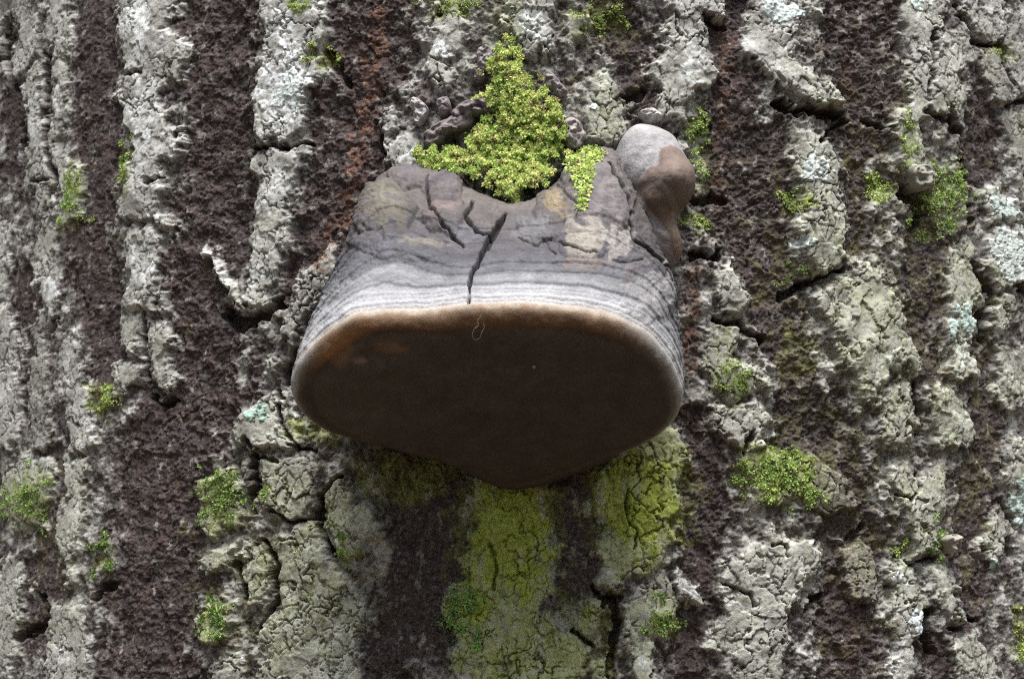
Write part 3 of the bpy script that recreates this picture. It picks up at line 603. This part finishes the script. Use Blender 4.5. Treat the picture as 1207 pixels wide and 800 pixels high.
pc = lerp3(pc, np.array([.042, .038, .033]), low * sst(1.3, .5, er))
pc = np.clip(pc, .015, .8)
FU = grid_faces(len(U), NQ, True)[:, ::-1]
ring = FU.min(1) // NQ
isM = er.reshape(-1)[FU].mean(1) < 1.15
Uv, Uc = U.reshape(-1, 3), pc.reshape(-1, 3)
mesh("cap", C.reshape(-1, 3), grid_faces(NV, NU), CAPM, fung, {"col": c_.reshape(-1, 3)})["label"] = "grey banded crust with cracks and pale growing edge"
a, b_, c2_ = sub(FU[isM], Uv, Uc); mesh("margin", a, b_, POREM, fung, {"col": c2_})["label"] = "cream and tan rounded edge"
a, b_, c2_ = sub(FU[~isM], Uv, Uc); mesh("pore_surface", a, b_, POREM, fung, {"col": c2_})["label"] = "dark brown velvety pore surface"

# ------------------------------------------------------------------ pillow shaped growths (young fungus, nubs)
def pillow(name, outline, centre, height, mat, parent, colfn, base=.004, seed=1, nr=40, na=96, pw=.5, lump=.0006, push=None, skirt=.012):
    o = catmull(outline, na, True); c = np.array(centre, float)
    t = np.linspace(0, 1, nr)[:, None]; rad = np.sin(t * np.pi / 2)
    qx = c[0] + rad * (o[:, 0] - c[0])[None]; qy = c[1] + rad * (o[:, 1] - c[1])[None]
    S0 = hit(qx, qy); n0 = S0 * np.array([1, 1, 0]); n0 /= np.linalg.norm(n0, axis=-1, keepdims=True)
    hh = base + height * np.clip(1 - rad ** 2, 0, 1) ** pw
    if push is not None: hh = hh + push(qx, qy)
    hh = hh + lump * fbm(qx / 9, qy / 9, seed, 3) * (rad < .98)
    V = S0 + n0 * hh[..., None]
    sk = V[-1] - n0[-1] * skirt
    colr = colfn(qx, qy, rad); V = np.concatenate([V, sk[None]]); colr = np.concatenate([colr, colr[-1:]])
    return mesh(name, V.reshape(-1, 3), grid_faces(nr + 1, na, True)[:, ::-1], mat, parent, {"col": np.clip(colr, .015, .8).reshape(-1, 3)}), V, colr

YO = [(748,152),(772,156),(790,168),(801,190),(811,208),(811,230),(803,248),(793,262),(795,285),(798,303),(789,317),(768,318),(746,306),(734,286),(733,262),(735,240),(726,222),(722,200),(725,180),(734,162)]
BR = [(768,188),(780,184),(793,188),(806,203),(812,222),(806,244),(794,260),(792,275),(799,300),(792,314),(782,303),(777,285),(765,268),(752,256),(744,240),(744,225),(752,215),(762,208)]
def ycol(x, y, r):
    n = fbm(x / 14, y / 14, 501, 4); g = np.array([.255, .245, .252]) * (1 + .25 * n)[..., None]
    g = lerp3(g, np.array([.33, .32, .31]), .6 * sst(180, 150, y)); g = lerp3(g, np.array([.28, .235, .23]), .6 * sst(262, 285, y))
    s = poly_sd(BR, x + 2 * n, y + 2 * n)
    b = np.array([.165, .125, .107]) * (1 + .2 * n)[..., None]
    b = lerp3(b, np.array([.27, .20, .155]), sst(252, 275, y) * .8); b = lerp3(b, np.array([.105, .09, .045]), .5 * sst(235, 258, y) * sst(265, 250, y))
    c = lerp3(g, b, sst(-1.8, 1.8, s)); return lerp3(c, np.array([.125, .078, .064]), .5 * sst(4, .5, np.abs(s - 2)))
def ypush(x, y):
    s = poly_sd(BR, x, y)
    return .0003 * np.sin(np.hypot(x - 782, (y - 225) * .9) / 2.6 + 2 * fbm(x / 20, y / 20, 509, 2)) * sst(3, -6, s) + .0022 * sst(-2, 7, s) * sst(268, 248, y) + .009 * np.exp(-((x - 782) / 24) ** 2 - ((y - 222) / 26) ** 2) - .004 * np.exp(-((x - 775) / 24) ** 2 - ((y - 270) / 12) ** 2)
yf = tag(empty("young_fungus", hit(765, 235)), "small rounded grey fungus knob with a reddish brown patch, above the large bracket", "fungus")
o_, YV, YC = pillow("crust", YO, (764, 228), .021, CAPM, yf, ycol, .010, 503, 70, 150, .5, .00025, ypush, .03)
me = o_.data                                    # split off the brown pore patch as a part of its own
vx, vy = project(YV.reshape(-1, 3)); fq = grid_faces(71, 150, True)[:, ::-1]
pxo = np.array(YO, float)
tt = np.linspace(0, 1, 70)[:, None]; rad_ = np.sin(tt * np.pi / 2); oo = catmull(YO, 150, True)
gx = np.concatenate([764 + rad_ * (oo[:, 0] - 764)[None], oo[None, :, 0]]); gy = np.concatenate([228 + rad_ * (oo[:, 1] - 228)[None], oo[None, :, 1]])
inb = (poly_sd(BR, gx, gy) > 0).reshape(-1)[fq].all(1)
bpy.data.objects.remove(o_); bpy.data.meshes.remove(me)
yvv, ycc = YV.reshape(-1, 3), np.clip(YC, .015, .8).reshape(-1, 3)
a, b_, c2_ = sub(fq[~inb], yvv, ycc); mesh("crust", a, b_, CAPM, yf, {"col": c2_})
a, b_, c2_ = sub(fq[inb], yvv, ycc); mesh("pore_surface", a, b_, POREM, yf, {"col": c2_})["label"] = "reddish brown pore patch"

def nub(outline, h, colr, seed, base=.006):
    o = np.array(outline, float); c = o.mean(0); k = np.array(colr)
    return pillow("woody_nub", outline, c, h * .65, NUBM, TRUNK, lambda x, y, r: k * (1 + .45 * fbm(x / 8, y / 8, seed, 4))[..., None], base, seed, 22, 40, .42, .0028, None, .008 + base)
for i, (o, h, c) in enumerate([
    ([(503,160),(520,148),(545,138),(560,140),(556,154),(535,160),(520,174),(506,174)],.010,(.17,.145,.145)), ([(535,136),(552,122),(572,118),(590,126),(584,138),(560,142),(542,146)],.011,(.15,.125,.13)),
    ([(487,121),(496,120),(506,130),(500,146),(493,148)],.006,(.36,.33,.34)), ([(565,62),(578,58),(582,75),(574,88),(565,80)],.007,(.24,.21,.215)), ([(560,84),(570,86),(572,96),(562,98)],.006,(.2,.17,.18)),
    ([(517,122),(530,118),(532,132),(520,140)],.006,(.2,.175,.18)), ([(642,92),(655,95),(668,110),(662,120),(648,114)],.008,(.22,.19,.2)), ([(660,150),(676,142),(690,160),(680,178),(664,172)],.007,(.25,.22,.215)),
    ([(566,238),(576,232),(584,240),(578,250),(568,248)],.012,(.36,.34,.31)), ([(590,232),(604,222),(618,230),(618,248),(605,256),(592,248)],.022,(.12,.12,.06)), ([(640,118),(654,116),(660,124),(646,128)],.005,(.16,.14,.14)), ([(752,136),(766,130),(778,142),(768,150)],.008,(.36,.34,.33)),
    ([(1064,200),(1080,196),(1094,206),(1090,222),(1074,226)],.006,(.25,.24,.20)), ([(1108,636),(1118,630),(1124,642),(1116,652)],.006,(.3,.28,.24))]):
    nub(o, h, c, 600 + i)
for i in range(26):
    x, y, r = rng.uniform(556, 640), rng.uniform(243, 274), rng.uniform(4, 10); t = np.linspace(0, 2 * np.pi, 7, endpoint=False)
    j = r * rng.uniform(.65, 1.2, 7); nub(list(zip(x + j * np.cos(t), y + .75 * j * np.sin(t))), .006 + .0006 * r, tuple(np.array((.075, .066, .052)) * rng.uniform(.5, 1.8)), 640 + i, .004 + .010 * rng.uniform())

# ------------------------------------------------------------------ moss: many small leaves over a thin mat
def leaves(cen, nor, length, colr, r, flat=.5, radial=None):
    """One folded pointed leaf (4 faces) per centre."""
    k = len(cen)
    d = r.normal(size=(k, 3)) * .45 + radial * .9 + np.array([0, 0, -.25]) + nor * flat
    d /= np.linalg.norm(d, axis=1, keepdims=True)
    s = np.cross(d, nor + r.normal(size=(k, 3)) * .5); s /= np.linalg.norm(s, axis=1, keepdims=True) + 1e-9
    n = np.cross(s, d); n *= np.sign((n * nor).sum(1, keepdims=True) + 1e-9)
    Ln = (length * r.uniform(.6, 1.35, k))[:, None]; W = Ln * r.uniform(.26, .42, k)[:, None]
    b = cen; mid = cen + d * Ln * .5 + n * Ln * .10; tip = cen + d * Ln - n * Ln * .12
    V = np.stack([b, mid - s * W - n * W * .35, mid, mid + s * W - n * W * .35, tip], 1)
    o = np.arange(k)[:, None] * 5
    F = np.concatenate([o + np.array(t) for t in ((0, 1, 2), (0, 2, 3), (1, 4, 2), (2, 4, 3))])
    cc = np.repeat(colr, 5, 0).reshape(k, 5, 3); cc[:, 0] *= .75
    return V.reshape(-1, 3), F, cc.reshape(-1, 3)
def moss(name, poly, label, gap, thick, bright=1.0, hue=0.0, size=.0026, seed=1, lift=None, per=26, cover=.0, ragged=6, place=None):
    """gap: mean distance of the little shoots' rosettes in photograph pixels; per: leaves in each."""
    r = np.random.default_rng(seed); a = np.array(poly, float); lo, hi = a.min(0) - 10, a.max(0) + 10; gap = float(gap)
    n = int((hi - lo).prod() / gap ** 2); q0 = r.uniform(lo, hi, (n, 2))
    s0 = poly_sd(poly, q0[:, 0], q0[:, 1]) + ragged * fbm(q0[:, 0] / 12, q0[:, 1] / 12, seed, 3)
    k = (s0 > 0) & (fbm(q0[:, 0] / 16, q0[:, 1] / 16, seed + 9, 2) + .035 * s0 > cover)
    q0, s0 = q0[k], s0[k]; nc = len(q0)
    tone0 = np.clip(.6 + .40 * fbm(q0[:, 0] / 20, q0[:, 1] / 20, seed + 20, 2) + r.normal(0, .22, nc), 0, 1)
    lift0 = r.uniform(.35, 1, nc) * sst(-2, 18, s0); brn0 = (r.uniform(size=nc) < .06) | (fbm(q0[:, 0] / 18, q0[:, 1] / 18, seed + 31, 2) > .58)
    idx = np.repeat(np.arange(nc), per); rad = np.abs(r.normal(0, 1, len(idx))); an = r.uniform(0, 2 * np.pi, len(idx))
    q = q0[idx] + np.stack([np.cos(an), np.sin(an)], 1) * (rad * gap * .46)[:, None]
    p, nr, hg = bark_lookup(q0[:, 0], q0[:, 1]); p1, nr1, _ = bark_lookup(q[:, 0], q[:, 1])
    if lift is not None: p1 = p1 + nr1 * (np.maximum(_, lift(q[:, 0], q[:, 1])) - _)[:, None]
    if place is not None: p1, nr1 = place(q)
    p1 = p1 + nr1 * (thick * lift0[idx] * np.exp(-.35 * rad ** 2) * r.uniform(.4, 1, len(idx)) + .0004)[:, None]
    t = np.clip(tone0[idx] + r.normal(0, .16, len(idx)) + .12 * (1 - rad), 0, 1)[:, None]
    colr = np.array([.14, .21, .035]) * (1 - t) + np.array([.56, .70, .21]) * t
    br = (brn0[idx] & (r.uniform(size=len(idx)) < .7) | (r.uniform(size=len(idx)) < .03))[:, None]
    colr = np.where(br, np.array([.30, .25, .12]) * r.uniform(.4, 1.1, (len(idx), 1)), colr) * bright * np.array([1 - hue, 1, 1])
    rd = np.stack([np.cos(an), np.zeros(len(idx)), -np.sin(an)], 1)
    V, F, cc = leaves(p1, nr1, size, colr, r, .5, rd)
    o = mesh(name, V, F, MOSSM, None, {"col": np.clip(cc, .01, .7)}, smooth=False)
    return tag(o, label, "moss")
MC = [(498,188),(512,180),(530,184),(545,172),(560,160),(572,152),(576,140),(568,120),(572,104),(586,96),(582,78),(590,58),(600,46),(612,62),(616,84),(630,100),(644,112),(650,128),(664,142),(664,168),(662,182),(648,200),(642,220),(628,232),(610,244),(596,240),(584,232),(570,218),(548,212),(520,210),(502,202)]
def clift(x, y): return .010 + .014 * sst(175, 245, y)
moss("moss_cushion", MC, "thick bright yellow green moss cushion growing above the large bracket fungus", 3.9, .0085, 1.35, 0, .0014, 701, clift, 44, .02, 15)
cap_pts = C[::2, ::2].reshape(-1, 3); cap_nrm = nrm[::2, ::2].reshape(-1, 3); kx, ky = project(cap_pts)
kk = (kx > 640) & (kx < 730) & (ky > 165) & (ky < 265); cap_pts, cap_nrm, kx, ky = cap_pts[kk], cap_nrm[kk], kx[kk], ky[kk]
def on_cap(q):
    j = np.array([np.argmin((kx - x) ** 2 + (ky - y) ** 2) for x, y in q]); return cap_pts[j], cap_nrm[j]
moss("moss_strand", [(666,184),(680,175),(700,175),(712,180),(703,189),(696,196),(698,212),(693,228),(690,248),(682,246),(682,222),(675,206),(667,197)], "narrow strand of yellow green moss hanging down the fungus crust", 3.6, .004, 1.15, 0, .0023, 702, None, 16, -.5, 3, on_cap)
def ell(x, y, rx, ry, k=12, sd=0):
    t = np.linspace(0, 2 * np.pi, k, endpoint=False); j = 1 + .22 * np.sin(t * 3 + sd) + .12 * np.sin(t * 5 + 2 * sd)
    return list(zip(x + rx * j * np.cos(t), y + ry * j * np.sin(t)))
for i, (x, y, rx, ry, dn, b, hu, lab) in enumerate(TUFTS):
    moss("moss_tuft", ell(x, y, rx * 1.2, ry * 1.2, 12, i), lab, 3.4, .0012, b, hu, .0014, 720 + i, None, 8, .66 - .75 * dn, 12)

# ------------------------------------------------------------------ crust lichens: thin bodies lying on the bark
def lichen(x, y, rx, ry, colr, label, thick=.0011, seed=1):
    m = (px > x - rx * 1.8) & (px < x + rx * 1.8) & (py > y - ry * 1.8) & (py < y + ry * 1.8) & facing
    ii, jj = np.where(m); i0, i1, j0, j1 = ii.min(), ii.max() + 1, jj.min(), jj.max() + 1
    g = (slice(i0, i1), slice(j0, j1))
    d = 1 - np.hypot((wx[g] - x) / rx, (wy[g] - y) / ry) + .45 * fbm(S[g] / 11, Tm[g] / 11, seed, 3) + .15 * (HGT[g] * 1000 - 9) / 9
    V = P[g] + Nn[g] * (-.0006 + thick * sst(-.02, .25, d) + .0007 * np.abs(perlin(S[g] / 4, Tm[g] / 4, seed + 3)))[..., None]
    F = grid_faces(i1 - i0, j1 - j0); F = F[(d.reshape(-1)[F] > 0).all(1)]
    c = np.array(colr) * (1 + .3 * fbm(S[g] / 7, Tm[g] / 7, seed + 5, 3))[..., None]
    if len(F) < 20: return
    a, b, cc = sub(F, V.reshape(-1, 3), c.reshape(-1, 3))
    tag(mesh("lichen_patch", a, b, LICHM, None, {"col": np.clip(cc, .05, .8)}), label, "lichen")
MINT, PALE_L = (.46,.56,.51), (.58,.60,.58)
for i, (x, y, rx, ry, c, lab) in enumerate([
    (1135,378,14,26,MINT,"mint green lichen crust on a narrow upright plate"), (1188,300,24,34,(.53,.57,.54),"large pale lichen crust on the outermost broken plate"), (1178,245,24,18,(.50,.57,.53),"pale green lichen crust on the plate above the large lichen crust"),
    (1200,590,12,36,(.48,.57,.53),"long pale lichen streak on the outermost ridge"), (1080,732,13,18,(.58,.63,.64),"bluish white lichen spot beside a black triangular hollow"), (922,12,26,20,(.55,.62,.60),"minty white lichen patch at the top of a rough plate"),
    (958,198,16,18,(.56,.60,.58),"whitish lichen spot below the widest crack"), (305,487,13,10,(.42,.58,.49),"small mint lichen rosette near the rim tip of the bracket fungus"), (942,285,10,10,(.54,.60,.58),"small white lichen spot over a slanting crack"),
    (1166,664,10,12,(.42,.55,.48),"small green lichen spot below a split ridge"), (668,105,0,0,MINT,""), (700,125,9,5,(.60,.66,.64),"tiny white lichen flake near the mossy nubs"), (1083,6,14,10,(.52,.60,.56),"mint lichen patch near the top edge of a cracked plate"), (345,110,22,26,(.60,.65,.64),"faint minty white lichen on the whitest bark plate"), (1056,682,8,8,(.62,.63,.62),"round white lichen dot on a split plate"), (1112,572,6,5,(.5,.6,.55),"tiny lichen dot on the tip of a forked plate")]):
    if rx: lichen(x, y, rx, ry, c, lab, seed=800 + i)

# ------------------------------------------------------------------ small things on the fungus
def tube(name, pts, rad, colr, label, cat):
    p = np.asarray(pts, float); n = len(p); t = np.gradient(p, axis=0); t /= np.linalg.norm(t, axis=1, keepdims=True) + 1e-9
    s = np.cross(t, [0, -1, .2]); s /= np.linalg.norm(s, axis=1, keepdims=True) + 1e-9; q = np.cross(t, s); k = 6
    a = np.linspace(0, 2 * np.pi, k, endpoint=False)
    V = p[:, None] + rad * (np.cos(a)[None, :, None] * s[:, None] + np.sin(a)[None, :, None] * q[:, None])
    return tag(mesh(name, V.reshape(-1, 3), grid_faces(n, k, True), NUBM, None, {"col": np.tile(colr, (n * k, 1))}), label, cat)
def near_rim(qx, qy, d): return on_plane(np.asarray(qx, float), np.asarray(qy, float)) + npn * d
th_pts = catmull([(569,352),(567,358),(563,364),(564,369),(559,374),(557,381),(561,386),(566,383),(568,377),(571,372),(570,366)], 60)
tube("fibre", near_rim(th_pts[:, 0], th_pts[:, 1], .0085) - fwd * .002, .00016, (.42,.37,.30), "thin pale fibre dangling from the bracket rim by the main crack", "fibre")
for (x, y, r, c, lab) in [(629,412,.0010,(.24,.17,.13),"tiny pinkish pimple on the dark pore surface")]:
    p = near_rim(x, y, .0122); ph, tq = np.meshgrid(np.linspace(0, 2 * np.pi, 12, endpoint=False), np.linspace(.05, np.pi - .05, 8))
    V = p + r * np.stack([np.sin(tq) * np.cos(ph), np.sin(tq) * np.sin(ph), np.cos(tq)], -1)
    tag(mesh("pimple", V.reshape(-1, 3), grid_faces(8, 12, True), NUBM, None, {"col": np.tile(c, (96, 1))}), lab, "speck")
